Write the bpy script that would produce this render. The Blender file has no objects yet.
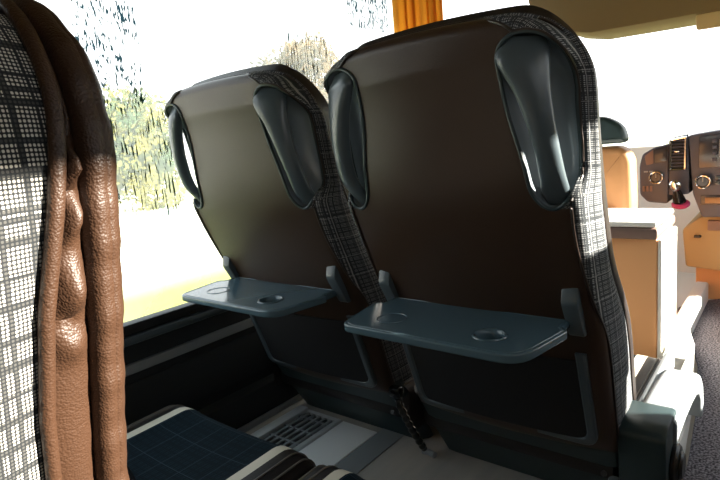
import bpy, bmesh, math, random
from mathutils import Vector, Matrix
random.seed(7)
SC = bpy.context.scene
COL = SC.collection
EYE = 0.86                      # eye height above the raised seat floor
def R(a): return math.radians(a)
def lerp(a, b, t): return a + (b - a) * t
def clamp(t, a=0.0, b=1.0): return max(a, min(b, t))
def interp(x, pts):
    if x <= pts[0][0]: return pts[0][1]
    for (x0, y0), (x1, y1) in zip(pts, pts[1:]):
        if x <= x1:
            return y0 + (y1 - y0) * (x - x0) / (x1 - x0)
    return pts[-1][1]
def smooth(x, pts):
    if x <= pts[0][0]: return pts[0][1]
    for (x0, y0), (x1, y1) in zip(pts, pts[1:]):
        if x <= x1:
            t = (x - x0) / (x1 - x0); t = t * t * (3 - 2 * t)
            return y0 + (y1 - y0) * t
    return pts[-1][1]

# ------------------------------------------------------------------ materials
def new_mat(name):
    m = bpy.data.materials.new(name); m.use_nodes = True
    nt = m.node_tree; nt.nodes.clear()
    out = nt.nodes.new('ShaderNodeOutputMaterial')
    return m, nt, out
def principled(nt, color=(.5, .5, .5), rough=.5, metal=0.0, spec=.5):
    b = nt.nodes.new('ShaderNodeBsdfPrincipled')
    b.inputs['Base Color'].default_value = (*color, 1)
    b.inputs['Roughness'].default_value = rough
    b.inputs['Metallic'].default_value = metal
    b.inputs['Specular IOR Level'].default_value = spec
    return b
def N(nt, typ, **kw):
    n = nt.nodes.new(typ)
    for k, v in kw.items(): setattr(n, k, v)
    return n
def math_node(nt, op, a, b=None, c=None, cl=False):
    n = nt.nodes.new('ShaderNodeMath'); n.operation = op; n.use_clamp = cl
    for i, v in enumerate((a, b, c)):
        if v is None: continue
        if isinstance(v, (int, float)): n.inputs[i].default_value = v
        else: nt.links.new(v, n.inputs[i])
    return n.outputs[0]
def mixcol(nt, fac, a, b, mode='MIX'):
    n = nt.nodes.new('ShaderNodeMix'); n.data_type = 'RGBA'; n.blend_type = mode
    for sock, v in ((n.inputs[0], fac), (n.inputs[6], a), (n.inputs[7], b)):
        if isinstance(v, tuple): sock.default_value = (*v, 1)
        elif isinstance(v, (int, float)): sock.default_value = v
        else: nt.links.new(v, sock)
    return n.outputs[2]
def simple(name, color, rough=.5, metal=0.0, spec=.5, bump=None, vary=None):
    m, nt, out = new_mat(name)
    b = principled(nt, color, rough, metal, spec)
    nt.links.new(b.outputs[0], out.inputs[0])
    tc = N(nt, 'ShaderNodeTexCoord')
    if vary:
        sc, amt = vary
        nz = N(nt, 'ShaderNodeTexNoise'); nz.inputs['Scale'].default_value = sc; nz.inputs['Detail'].default_value = 5
        nt.links.new(tc.outputs['Object'], nz.inputs['Vector'])
        dark = tuple(c * (1 - amt) for c in color); light = tuple(min(1, c * (1 + amt)) for c in color)
        nt.links.new(mixcol(nt, nz.outputs['Fac'], dark, light), b.inputs['Base Color'])
    if bump:
        sc, st, dist = bump
        nz = N(nt, 'ShaderNodeTexNoise'); nz.inputs['Scale'].default_value = sc; nz.inputs['Detail'].default_value = 2
        nt.links.new(tc.outputs['Object'], nz.inputs['Vector'])
        bp = N(nt, 'ShaderNodeBump'); bp.inputs['Strength'].default_value = st; bp.inputs['Distance'].default_value = dist
        nt.links.new(nz.outputs['Fac'], bp.inputs['Height']); nt.links.new(bp.outputs[0], b.inputs['Normal'])
    return m
def leather_mat(name, color, rough=.42, cell=520, strength=.35, dist=.0006):
    m, nt, out = new_mat(name)
    b = principled(nt, color, rough, 0, .45)
    nt.links.new(b.outputs[0], out.inputs[0])
    tc = N(nt, 'ShaderNodeTexCoord')
    vo = N(nt, 'ShaderNodeTexVoronoi'); vo.inputs['Scale'].default_value = cell
    nt.links.new(tc.outputs['Object'], vo.inputs['Vector'])
    nz = N(nt, 'ShaderNodeTexNoise'); nz.inputs['Scale'].default_value = cell * .35; nz.inputs['Detail'].default_value = 3
    nt.links.new(tc.outputs['Object'], nz.inputs['Vector'])
    h = math_node(nt, 'ADD', vo.outputs['Distance'], nz.outputs['Fac'])
    bp = N(nt, 'ShaderNodeBump'); bp.inputs['Strength'].default_value = strength; bp.inputs['Distance'].default_value = dist
    bp.invert = True
    nt.links.new(h, bp.inputs['Height']); nt.links.new(bp.outputs[0], b.inputs['Normal'])
    n2 = N(nt, 'ShaderNodeTexNoise'); n2.inputs['Scale'].default_value = 9; n2.inputs['Detail'].default_value = 4
    nt.links.new(tc.outputs['Object'], n2.inputs['Vector'])
    nt.links.new(mixcol(nt, n2.outputs['Fac'], tuple(c * .8 for c in color), tuple(c * 1.2 for c in color)), b.inputs['Base Color'])
    return m
def line_mask(nt, coord, period, offset, width):
    """1 inside a line of the given width (fraction of the period)."""
    f = math_node(nt, 'FRACT', math_node(nt, 'ADD', math_node(nt, 'DIVIDE', coord, period), offset))
    return math_node(nt, 'LESS_THAN', f, width)
def plaid_mat(name, dark, light, thread, cell, line_w, pale=None, pale_w=.06, rough=.9):
    """woven checks from UV in metres: a dot weave, dark bands that cross it and a few pale lines"""
    m, nt, out = new_mat(name)
    b = principled(nt, dark, rough, 0, .15)
    nt.links.new(b.outputs[0], out.inputs[0])
    uv = N(nt, 'ShaderNodeUVMap')
    nz = N(nt, 'ShaderNodeTexNoise'); nz.inputs['Scale'].default_value = 60
    nt.links.new(uv.outputs[0], nz.inputs['Vector'])
    jit = N(nt, 'ShaderNodeVectorMath', operation='MULTIPLY_ADD')
    nt.links.new(nz.outputs['Color'], jit.inputs[0])
    jit.inputs[1].default_value = (.0011, .0011, 0); nt.links.new(uv.outputs[0], jit.inputs[2])
    sp = N(nt, 'ShaderNodeSeparateXYZ'); nt.links.new(jit.outputs[0], sp.inputs[0])
    u, v = sp.outputs[0], sp.outputs[1]
    def dots(c, p):
        s = math_node(nt, 'SINE', math_node(nt, 'MULTIPLY', c, 2 * math.pi / p))
        return math_node(nt, 'MULTIPLY_ADD', s, .5, .5)
    d = math_node(nt, 'MULTIPLY', dots(u, thread), dots(v, thread * 1.1))
    d = math_node(nt, 'MULTIPLY_ADD', d, 2.3, -.15, cl=True)
    def bands(c, k):
        a = line_mask(nt, c, cell * k, .1, line_w)
        e = line_mask(nt, c, cell * k, .62, line_w * .55)
        e2 = line_mask(nt, c, cell * 1.9 * k, .35, line_w * .35)
        return math_node(nt, 'MAXIMUM', math_node(nt, 'MAXIMUM', a, e), e2)
    band = math_node(nt, 'MAXIMUM', bands(u, 1.0), bands(v, 1.25))
    f = math_node(nt, 'MULTIPLY', d, math_node(nt, 'MULTIPLY_ADD', band, -.92, 1.0))
    col = mixcol(nt, f, dark, light)
    if pale:
        pl = math_node(nt, 'MAXIMUM', line_mask(nt, u, cell * 2.3, .45, pale_w), line_mask(nt, v, cell * 2.9, .8, pale_w * .8))
        col = mixcol(nt, math_node(nt, 'MULTIPLY', pl, .8), col, pale)
    nt.links.new(col, b.inputs['Base Color'])
    bp = N(nt, 'ShaderNodeBump'); bp.inputs['Strength'].default_value = .3; bp.inputs['Distance'].default_value = .0005
    nt.links.new(d, bp.inputs['Height']); nt.links.new(bp.outputs[0], b.inputs['Normal'])
    return m
def clear_glass(name, tint=(1, 1, 1)):
    m, nt, out = new_mat(name)
    t = N(nt, 'ShaderNodeBsdfTransparent'); t.inputs[0].default_value = (*tint, 1)
    g = N(nt, 'ShaderNodeBsdfGlossy'); g.inputs['Roughness'].default_value = .02
    lw = N(nt, 'ShaderNodeLayerWeight'); lw.inputs['Blend'].default_value = .5
    ff = math_node(nt, 'MULTIPLY_ADD', math_node(nt, 'POWER', lw.outputs['Facing'], 5), .35, .02)
    mx = N(nt, 'ShaderNodeMixShader')
    nt.links.new(ff, mx.inputs[0]); nt.links.new(t.outputs[0], mx.inputs[1]); nt.links.new(g.outputs[0], mx.inputs[2])
    nt.links.new(mx.outputs[0], out.inputs[0])
    return m
def wet_glass(name):
    """fogged pane with run-down drops; the dark view refracted in their tracks is put in as tint"""
    m, nt, out = new_mat(name)
    tc = N(nt, 'ShaderNodeTexCoord')
    sp = N(nt, 'ShaderNodeSeparateXYZ'); nt.links.new(tc.outputs['Object'], sp.inputs[0])
    y, z = sp.outputs[1], sp.outputs[2]
    def box(y0, y1, z0, z1, soft=.04):
        def edge(c, a, b):
            up = math_node(nt, 'DIVIDE', math_node(nt, 'SUBTRACT', c, a - soft), soft * 2, cl=True)
            dn = math_node(nt, 'DIVIDE', math_node(nt, 'SUBTRACT', b + soft, c), soft * 2, cl=True)
            return math_node(nt, 'MULTIPLY', up, dn)
        return math_node(nt, 'MULTIPLY', edge(y, y0, y1), edge(z, z0, z1))
    def noise(sy, sz, detail=2, seed=0.0):
        cb = N(nt, 'ShaderNodeCombineXYZ')
        nt.links.new(math_node(nt, 'MULTIPLY', y, sy), cb.inputs[0]); nt.links.new(math_node(nt, 'MULTIPLY', z, sz), cb.inputs[1])
        cb.inputs[2].default_value = seed
        n = N(nt, 'ShaderNodeTexNoise'); n.inputs['Scale'].default_value = 1; n.inputs['Detail'].default_value = detail
        nt.links.new(cb.outputs[0], n.inputs['Vector'])
        return n.outputs['Fac']
    E_ = EYE
    fine = noise(210, 55, 3, 1.3)
    tall = noise(170, 16, 2, 4.1)
    mA = box(.70, .845, E_ + .17, E_ + .45, .03)
    mB = box(.66, .91, E_ - .13, E_ + .14, .04)
    mC = box(1.40, 1.66, E_ + .27, E_ + .40, .04)
    mD = box(1.80, 2.06, E_ + .49, E_ + .64, .02)
    mE = box(.66, 1.0, E_ - .41, E_ - .2, .05)
    def thr(n, m_, lo, gain):
        return math_node(nt, 'MULTIPLY', math_node(nt, 'MULTIPLY', math_node(nt, 'SUBTRACT', n, lo), gain, cl=True), math_node(nt, 'GREATER_THAN', m_, .25), cl=True)
    clumps = noise(26, 14, 1, 9.0)
    dA = thr(math_node(nt, 'ADD', fine, math_node(nt, 'MULTIPLY', clumps, .45)), mA, .775, 18)
    dB = math_node(nt, 'MAXIMUM', thr(tall, mB, .555, 14), thr(fine, mB, .635, 14))
    dC = thr(tall, mC, .55, 14)
    dD = thr(math_node(nt, 'ADD', math_node(nt, 'MULTIPLY', fine, .6), math_node(nt, 'MULTIPLY', tall, .4)), mD, .475, 14)
    dE = thr(fine, mE, .72, 14)
    drops = math_node(nt, 'MAXIMUM', math_node(nt, 'MAXIMUM', math_node(nt, 'MAXIMUM', dA, dB), math_node(nt, 'MAXIMUM', dC, dD)), dE)
    # fog: cloudy, thinner in patches
    cloud = noise(5, 4, 4, 2.2)
    tr = N(nt, 'ShaderNodeBsdfTransparent')
    tl = N(nt, 'ShaderNodeBsdfTranslucent'); tl.inputs[0].default_value = (.9, .93, .93, 1)
    fogf = math_node(nt, 'MULTIPLY_ADD', cloud, .4, .06, cl=True)
    fog = N(nt, 'ShaderNodeMixShader'); nt.links.new(fogf, fog.inputs[0]); nt.links.new(tr.outputs[0], fog.inputs[1]); nt.links.new(tl.outputs[0], fog.inputs[2])
    dt = N(nt, 'ShaderNodeBsdfTransparent'); dt.inputs[0].default_value = (.015, .04, .05, 1)  # dark teal tint stands in for dark scenery refracted by the drops
    mx = N(nt, 'ShaderNodeMixShader'); nt.links.new(drops, mx.inputs[0]); nt.links.new(fog.outputs[0], mx.inputs[1]); nt.links.new(dt.outputs[0], mx.inputs[2])
    nt.links.new(mx.outputs[0], out.inputs[0])
    return m

M = {}
M['leather'] = leather_mat('brown_leather', (.043, .024, .0145), .32)
M['leather_near'] = leather_mat('brown_grained_leather', (.038, .0165, .0075), .5, 800, .45, .0007)
M['leather_dark'] = leather_mat('dark_leather', (.018, .014, .013), .38)
M['piping'] = leather_mat('piping_leather', (.03, .021, .017), .4)
M['plaid'] = plaid_mat('plaid_cloth', (.035, .04, .045), (.34, .35, .36), .0030, .017, .14, pale=(.40, .40, .40), pale_w=.025)
M['plaid_near'] = plaid_mat('plaid_cloth_near', (.018, .02, .022), (.55, .52, .46), .0019, .024, .13)
M['plaid_blue'] = plaid_mat('navy_plaid_cloth', (.003, .009, .014), (.007, .022, .033), .004, .03, .2, pale=(.03, .05, .065), pale_w=.03)
M['seam'] = simple('seam_leather', (.16, .14, .12), .35)
M['beige'] = simple('beige_strip_leather', (.72, .65, .52), .5)
M['grey'] = simple('grey_plastic', (.07, .092, .105), .3, 0, .5, bump=(900, .08, .0005))
M['grey_tray'] = simple('grey_tray_plastic', (.075, .125, .155), .14, 0, .5)
M['grey_light'] = simple('pale_grey_plastic', (.30, .33, .35), .4, bump=(900, .08, .0005))
M['black_plastic'] = simple('black_plastic', (.012, .014, .016), .4)
M['skirt'] = simple('dark_green_grey_plastic', (.024, .043, .047), .42, bump=(600, .1, .0005))
M['mesh_net'] = simple('black_net', (.006, .006, .007), .8, bump=(900, .8, .001))
M['recess'] = simple('recess_plastic', (.24, .28, .31), .22, 0, .6)
M['gloss_black'] = simple('gloss_black', (.006, .006, .006), .12, 0, .6)
M['wall_dark'] = simple('dark_wall_carpet', (.016, .019, .021), .8, bump=(400, .3, .001))
M['black_seal'] = simple('black_rubber', (.01, .011, .012), .5)
M['rail'] = simple('grey_rail', (.26, .28, .29), .35)
M['alu'] = simple('brushed_aluminium', (.72, .74, .75), .35, .4)
M['white_plate'] = simple('white_painted_plate', (.95, .95, .94), .3)
M['headliner'] = simple('tan_headliner', (.15, .10, .048), .9, bump=(300, .3, .001))
M['pale_trim'] = simple('pale_cab_trim', (.8, .78, .73), .5)
M['tan'] = simple('tan_panel', (.8, .40, .17), .6)
M['tan_trim'] = simple('brown_trim', (.2, .125, .1), .55)
M['tan_seat'] = leather_mat('tan_leather', (.45, .22, .09), .5)
M['visor'] = simple('tan_visor', (.4, .28, .13), .7)
M['dash'] = simple('dashboard_plastic', (.07, .072, .10), .5, bump=(700, .15, .0005))
M['dash_dark'] = simple('dark_display', (.04, .04, .048), .2)
M['chrome'] = simple('chrome', (.75, .76, .78), .15, 1)
M['red'] = simple('magenta_cloth', (.4, .03, .12), .6)
M['wood_slot'] = simple('wooden_slot', (.3, .17, .07), .5)
M['trunk'] = simple('bark', (.06, .045, .03), .9)

def curtain_mat():
    m, nt, out = new_mat('orange_curtain_cloth')
    d = N(nt, 'ShaderNodeBsdfDiffuse'); d.inputs[0].default_value = (.8, .5, .14, 1)
    t = N(nt, 'ShaderNodeBsdfTranslucent'); t.inputs[0].default_value = (.95, .58, .15, 1)
    mx = N(nt, 'ShaderNodeMixShader'); mx.inputs[0].default_value = .6
    nt.links.new(d.outputs[0], mx.inputs[1]); nt.links.new(t.outputs[0], mx.inputs[2]); nt.links.new(mx.outputs[0], out.inputs[0])
    return m
M['curtain'] = curtain_mat()
def leaf_mat(name, c1, c2):
    m, nt, out = new_mat(name)
    oi = N(nt, 'ShaderNodeTexCoord'); nz = N(nt, 'ShaderNodeTexNoise'); nz.inputs['Scale'].default_value = .9; nz.inputs['Detail'].default_value = 4
    nt.links.new(oi.outputs['Object'], nz.inputs['Vector'])
    st = math_node(nt, 'MULTIPLY', math_node(nt, 'SUBTRACT', nz.outputs['Fac'], .42), 6, cl=True)
    c = mixcol(nt, st, c1, c2)
    b = principled(nt, c1, .7); nt.links.new(c, b.inputs['Base Color'])
    nt.links.new(b.outputs[0], out.inputs[0])
    return m
M['leaf_green'] = leaf_mat('green_leaves', (.04, .075, .03), (.2, .18, .03))
M['leaf_brown'] = leaf_mat('autumn_leaves', (.07, .05, .03), (.2, .13, .06))
def floor_mat():
    m, nt, out = new_mat('grey_brown_vinyl')
    b = principled(nt, (.2, .17, .14), .45); nt.links.new(b.outputs[0], out.inputs[0])
    tc = N(nt, 'ShaderNodeTexCoord'); mp = N(nt, 'ShaderNodeMapping'); mp.inputs['Scale'].default_value = (22, 2.2, 1)
    nt.links.new(tc.outputs['Object'], mp.inputs[0])
    nz = N(nt, 'ShaderNodeTexNoise'); nz.inputs['Scale'].default_value = 1.0; nz.inputs['Detail'].default_value = 6
    nt.links.new(mp.outputs[0], nz.inputs['Vector'])
    n2 = N(nt, 'ShaderNodeTexNoise'); n2.inputs['Scale'].default_value = 7; n2.inputs['Detail'].default_value = 6
    nt.links.new(tc.outputs['Object'], n2.inputs['Vector'])
    c = mixcol(nt, nz.outputs['Fac'], (.26, .25, .24), (.62, .52, .42))
    c = mixcol(nt, math_node(nt, 'MULTIPLY', n2.outputs['Fac'], .6), c, (.45, .46, .45))
    nt.links.new(c, b.inputs['Base Color'])
    return m
M['floor'] = floor_mat()
def carpet_mat():
    m, nt, out = new_mat('speckled_carpet')
    b = principled(nt, (.1, .1, .11), .95, 0, .1); nt.links.new(b.outputs[0], out.inputs[0])
    tc = N(nt, 'ShaderNodeTexCoord')
    nz = N(nt, 'ShaderNodeTexNoise'); nz.inputs['Scale'].default_value = 170; nz.inputs['Detail'].default_value = 3
    nt.links.new(tc.outputs['Object'], nz.inputs['Vector'])
    st = math_node(nt, 'MULTIPLY', math_node(nt, 'SUBTRACT', nz.outputs['Fac'], .4), 4.5, cl=True)
    nt.links.new(mixcol(nt, st, (.045, .04, .048), (.30, .28, .31)), b.inputs['Base Color'])
    bp = N(nt, 'ShaderNodeBump'); bp.inputs['Strength'].default_value = .6; bp.inputs['Distance'].default_value = .003
    nt.links.new(nz.outputs['Fac'], bp.inputs['Height']); nt.links.new(bp.outputs[0], b.inputs['Normal'])
    return m
M['carpet'] = carpet_mat()
def ground_mat():
    m, nt, out = new_mat('pale_verge')
    b = principled(nt, (.5, .5, .3), .95, 0, .1); nt.links.new(b.outputs[0], out.inputs[0])
    tc = N(nt, 'ShaderNodeTexCoord')
    nz = N(nt, 'ShaderNodeTexNoise'); nz.inputs['Scale'].default_value = .7; nz.inputs['Detail'].default_value = 6
    nt.links.new(tc.outputs['Object'], nz.inputs['Vector'])
    sp = N(nt, 'ShaderNodeSeparateXYZ'); nt.links.new(tc.outputs['Object'], sp.inputs[0])
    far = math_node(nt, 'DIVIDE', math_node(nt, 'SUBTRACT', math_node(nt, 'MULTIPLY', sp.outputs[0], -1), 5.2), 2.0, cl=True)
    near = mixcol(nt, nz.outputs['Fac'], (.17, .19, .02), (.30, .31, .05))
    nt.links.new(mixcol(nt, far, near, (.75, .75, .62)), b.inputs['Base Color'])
    return m
M['ground'] = ground_mat()
M['clear'] = clear_glass('clear_glass')
M['wet'] = wet_glass('wet_fogged_glass')

# ------------------------------------------------------------------ mesh helpers
class MB:
    """collects geometry in world coordinates; build() links it as ONE mesh object whose origin sits at `at`"""
    def __init__(self):
        self.bm = bmesh.new(); self.uv = self.bm.loops.layers.uv.new('UVMap')
    def grid(self, rows, uvs=None, closed=False, mat=0):
        vs = [[self.bm.verts.new(p) for p in r] for r in rows]
        for i in range(len(rows) - 1):
            n = len(rows[i])
            for j in range(n if closed else n - 1):
                k = (j + 1) % n
                q = [vs[i][j], vs[i][k], vs[i + 1][k], vs[i + 1][j]]
                try: f = self.bm.faces.new(q)
                except ValueError: continue
                f.material_index = mat; f.smooth = True
                if uvs:
                    for lp, (a, b_) in zip(f.loops, ((i, j), (i, k), (i + 1, k), (i + 1, j))): lp[self.uv].uv = uvs[a][b_]
        return vs
    def cap(self, ring, mat=0):
        try:
            f = self.bm.faces.new(ring); f.material_index = mat; return f
        except ValueError: return None
    def box(self, x0, x1, y0, y1, z0, z1, bev=0.0, seg=2, rot=None, mat=0):
        t = bmesh.new(); bmesh.ops.create_cube(t, size=1)
        for v in t.verts: v.co = Vector((v.co.x * (x1 - x0), v.co.y * (y1 - y0), v.co.z * (z1 - z0)))
        if bev: bmesh.ops.bevel(t, geom=t.edges[:], offset=bev, segments=seg, affect='EDGES', profile=.5)
        if rot is not None: bmesh.ops.transform(t, matrix=rot.to_4x4(), verts=t.verts)
        bmesh.ops.translate(t, verts=t.verts, vec=((x0 + x1) / 2, (y0 + y1) / 2, (z0 + z1) / 2))
        self.merge(t, mat, smooth=bool(bev))
    def merge(self, t, mat=0, smooth=False):
        mp = {}
        for v in t.verts: mp[v] = self.bm.verts.new(v.co)
        for f in t.faces:
            try: nf = self.bm.faces.new([mp[v] for v in f.verts])
            except ValueError: continue
            nf.material_index = mat; nf.smooth = smooth or f.smooth
        t.free()
    def tube(self, pts, rad, seg=12, cap=True, up=Vector((0, 0, 1)), mat=0):
        """sweep an ellipse; rad = float or per-point (ra, rb)"""
        pts = [Vector(p) for p in pts]; rows = []
        for i, p in enumerate(pts):
            a = pts[max(0, i - 1)]; b_ = pts[min(len(pts) - 1, i + 1)]
            t = (b_ - a).normalized(); s = t.cross(up)
            if s.length < 1e-4: s = t.cross(Vector((1, 0, 0)))
            s.normalize(); w = s.cross(t)
            r = rad[i] if isinstance(rad, (list, tuple)) else (rad, rad)
            if not isinstance(r, (list, tuple)): r = (r, r)
            rows.append([p + s * math.cos(2 * math.pi * k / seg) * r[0] + w * math.sin(2 * math.pi * k / seg) * r[1] for k in range(seg)])
        vs = self.grid(rows, closed=True, mat=mat)
        if cap:
            self.cap(list(reversed(vs[0])), mat); self.cap(vs[-1], mat)
    def disc(self, c, axis, r, h, seg=24, bev=.0, mat=0, r2=None):
        """short cylinder (or frustum) centred at c along axis"""
        ax = Vector(axis).normalized(); c = Vector(c)
        s = ax.orthogonal().normalized(); w = ax.cross(s); r2 = r if r2 is None else r2
        prof = [(r - bev, -h / 2), (r, -h / 2 + bev), (r2, h / 2 - bev), (r2 - bev, h / 2)] if bev else [(r, -h / 2), (r2, h / 2)]
        rows = [[c + ax * d + (s * math.cos(2 * math.pi * k / seg) + w * math.sin(2 * math.pi * k / seg)) * rr for k in range(seg)] for rr, d in prof]
        vs = self.grid(rows, closed=True, mat=mat)
        self.cap(list(reversed(vs[0])), mat); self.cap(vs[-1], mat)
    def ring(self, c, axis, r, t, seg=28, tseg=8, mat=0):
        ax = Vector(axis).normalized(); c = Vector(c); s = ax.orthogonal().normalized(); w = ax.cross(s)
        rows = []
        for k in range(seg + 1):
            a = 2 * math.pi * k / seg; d = s * math.cos(a) + w * math.sin(a)
            rows.append([c + d * (r + t * math.cos(b_)) + ax * t * math.sin(b_) for b_ in [2 * math.pi * j / tseg for j in range(tseg)]])
        self.grid(rows, closed=True, mat=mat)
    def prism(self, outline, axis, a, b_, bev=0.0, mat=0, seg=2):
        """extrude a 2-D outline; axis 'x': outline is (y,z), 'y': (x,z), 'z': (x,y)"""
        def P(p, t):
            return {'x': (t, p[0], p[1]), 'y': (p[0], t, p[1]), 'z': (p[0], p[1], t)}[axis]
        t = bmesh.new()
        v0 = [t.verts.new(P(p, a)) for p in outline]; v1 = [t.verts.new(P(p, b_)) for p in outline]
        n = len(outline)
        f0 = t.faces.new(v0); f1 = t.faces.new(list(reversed(v1)))
        for i in range(n): t.faces.new([v0[i], v1[i], v1[(i + 1) % n], v0[(i + 1) % n]])
        bmesh.ops.recalc_face_normals(t, faces=t.faces)
        if bev:
            es = list(set(list(f0.edges) + list(f1.edges)))
            bmesh.ops.bevel(t, geom=es, offset=bev, segments=seg, affect='EDGES', profile=.5)
        self.merge(t, mat, smooth=False)
    def build(self, name, mats, parent=None, at=(0, 0, 0), recalc=True, angle=40):
        bmesh.ops.remove_doubles(self.bm, verts=self.bm.verts, dist=1e-6)
        if recalc: bmesh.ops.recalc_face_normals(self.bm, faces=self.bm.faces)
        at = Vector(at)
        bmesh.ops.translate(self.bm, verts=self.bm.verts, vec=-at)
        for f in self.bm.faces: f.smooth = True
        me = bpy.data.meshes.new(name); self.bm.to_mesh(me); self.bm.free()
        me.set_sharp_from_angle(angle=R(angle))
        o = bpy.data.objects.new(name, me); COL.objects.link(o)
        for m in (mats if isinstance(mats, (list, tuple)) else [mats]): me.materials.append(M[m] if isinstance(m, str) else m)
        if parent is not None: o.parent = parent        # same origin as the parent Empty
        else: o.location = at
        return o
def tag(o, label=None, cat=None, group=None, kind=None):
    if label: o['label'] = label
    if cat: o['category'] = cat
    if group: o['group'] = group
    if kind: o['kind'] = kind
    return o
def empty(name, loc, label, cat, group=None):
    o = bpy.data.objects.new(name, None); COL.objects.link(o); o.location = loc; o.empty_display_size = .1
    return tag(o, label, cat, group)
def children(o): return [c for c in COL.objects if c.parent == o]
def copy_tree(o, parent=None, skip=()):
    c = o.copy(); COL.objects.link(c); c.parent = parent
    for ch in children(o):
        if ch.name.split('.')[0] not in skip: copy_tree(ch, c, skip)
    return c
def rounded(pts, rad, seg=6):
    """round the corners of a closed 2-D polygon; rad scalar or per corner"""
    out = []; n = len(pts)
    for i in range(n):
        p = Vector(pts[i]); a = Vector(pts[i - 1]); b_ = Vector(pts[(i + 1) % n])
        r = rad[i] if isinstance(rad, (list, tuple)) else rad
        if r <= 0: out.append(tuple(p)); continue
        da = (a - p).normalized(); db = (b_ - p).normalized()
        r = min(r, (a - p).length * .49, (b_ - p).length * .49)
        s, e = p + da * r, p + db * r
        for k in range(seg + 1):
            t = k / seg
            q = s * (1 - t) ** 2 + p * 2 * t * (1 - t) + e * t * t
            out.append((q.x, q.y))
    return out

# ------------------------------------------------------------------ the coach seat
T18 = math.tan(R(18))
ZT, RC = .180, .095             # top of backrest and its corner radius (heights relative to the eye)
ZB = -.655
def yb(z): return .80 + T18 * (.17 - z) - .028 * smooth(z, [(-.40, 0), (-.13, 1), (.11, 0)])
def hw_side(z): return interp(z, [(-.66, .236), (-.45, .240), (-.28, .238), (-.1, .243), (.06, .246), (.2, .246)])
def hw(z):
    if z <= ZT - RC: return hw_side(z)
    d = clamp((z - (ZT - RC)) / RC)
    return hw_side(z) - RC + RC * math.sqrt(max(0, 1 - d * d))
def arch(x, z): return .016 * (x / .245) ** 2 * clamp((z + .05) / .23)
NB, NT = -.125, .152            # bottom and top of the teardrop recess at each shoulder
def tear(z):
    """inner and outer edge of the recess at height z"""
    xc = smooth(z, [(-.125, .197), (-.06, .1955), (.06, .186), (.152, .182)])
    hm = interp(z, [(-.125, .026), (-.09, .0315), (-.04, .037), (.02, .043), (.07, .047), (.152, .047)])
    f = 1.0
    if z > .105: f = math.sqrt(max(0, 1 - ((z - .105) / (NT - .105)) ** 2.3))
    if z < -.088: f = math.sqrt(max(0, 1 - ((-.088 - z) / (-.088 - NB)) ** 2))
    return xc - hm * f, xc + hm * f
ZN = [lerp(NB, NT, .5 - .5 * math.cos(math.pi * i / 60)) for i in range(61)]
def hb(z):
    """half width of the leather shell, notched for the handle recess"""
    return tear(z)[0] if NB <= z <= NT else hw(z)
def shell_d(x, z):
    w = hw_side(z); ax = abs(x)
    qx, qz = ax - (w - RC), z - (ZT - RC)
    e = RC - math.hypot(qx, qz) if qx > 0 and qz > 0 else min(w - ax, ZT - z)
    e = min(e, z - ZB + .004)
    rf = .024
    fil = rf - math.sqrt(max(0, rf * rf - (rf - e) ** 2)) if e < rf else 0
    conv = .022 * (1 - (x / w) ** 2) * clamp((ZT - z) / .1 + .3)
    return fil - conv
def dpip(z): return smooth(z, [(-.65, .155), (-.42, .155), (-.2, .095), (.05, .066), (.2, .050)])
def open_(z): return smooth(z, [(-.118, 0), (-.065, 1), (.085, 1), (.148, 0)])
def out_d(z): return shell_d(tear(z)[1], z) * (1 - open_(z)) + .043 * open_(z)
RL = .135
def hwl(z):
    """leather edge at the top: a larger corner than the band's"""
    d = clamp((z - (ZT - RL)) / RL)
    return hw_side(z) - RL + RL * math.sqrt(max(0, 1 - d * d)) if z > ZT - RL else hw(z)
def inset(x, z):
    """how far the plaid band wraps round the corner onto the back at the shoulders"""
    return .019 * smooth(z, [(-.42, 0), (-.15, 1)]) * smooth(abs(x), [(.10, 0), (.17, 1)])
def outline(n_side=60, n_arc=14, n_top=18):
    """(x, z, nx, nz, length) from the right bottom corner over the top to the left one"""
    right = [(hw_side(z), z) for z in [lerp(ZB, ZT - RC, i / n_side) for i in range(n_side)]]
    w = hw_side(ZT - RC)
    arc = [(w - RC + RC * math.cos(a), ZT - RC + RC * math.sin(a)) for a in [math.pi / 2 * i / n_arc for i in range(n_arc + 1)]]
    top = [(lerp(w - RC, -(w - RC), i / n_top), ZT) for i in range(1, n_top)]
    half = right + arc
    pts = half + top + [(-x, z) for x, z in reversed(half)]
    res = []; L = 0
    for i, (x, z) in enumerate(pts):
        a = pts[max(0, i - 1)]; b_ = pts[min(len(pts) - 1, i + 1)]
        tx, tz = b_[0] - a[0], b_[1] - a[1]; l = math.hypot(tx, tz) or 1
        if i: L += math.hypot(x - pts[i - 1][0], z - pts[i - 1][1])
        res.append((x, z, tz / l, -tx / l, L))
    return res

def seat_point(cx, x, z, d, dy=0.0):
    zz = z - arch(x, z)
    return Vector((cx + x, yb(z) + d + dy, EYE + zz))
BASE_Y = 1.2
def tri_line(P, rad, mb, seg=8): mb.tube(P, rad, seg)

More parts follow.
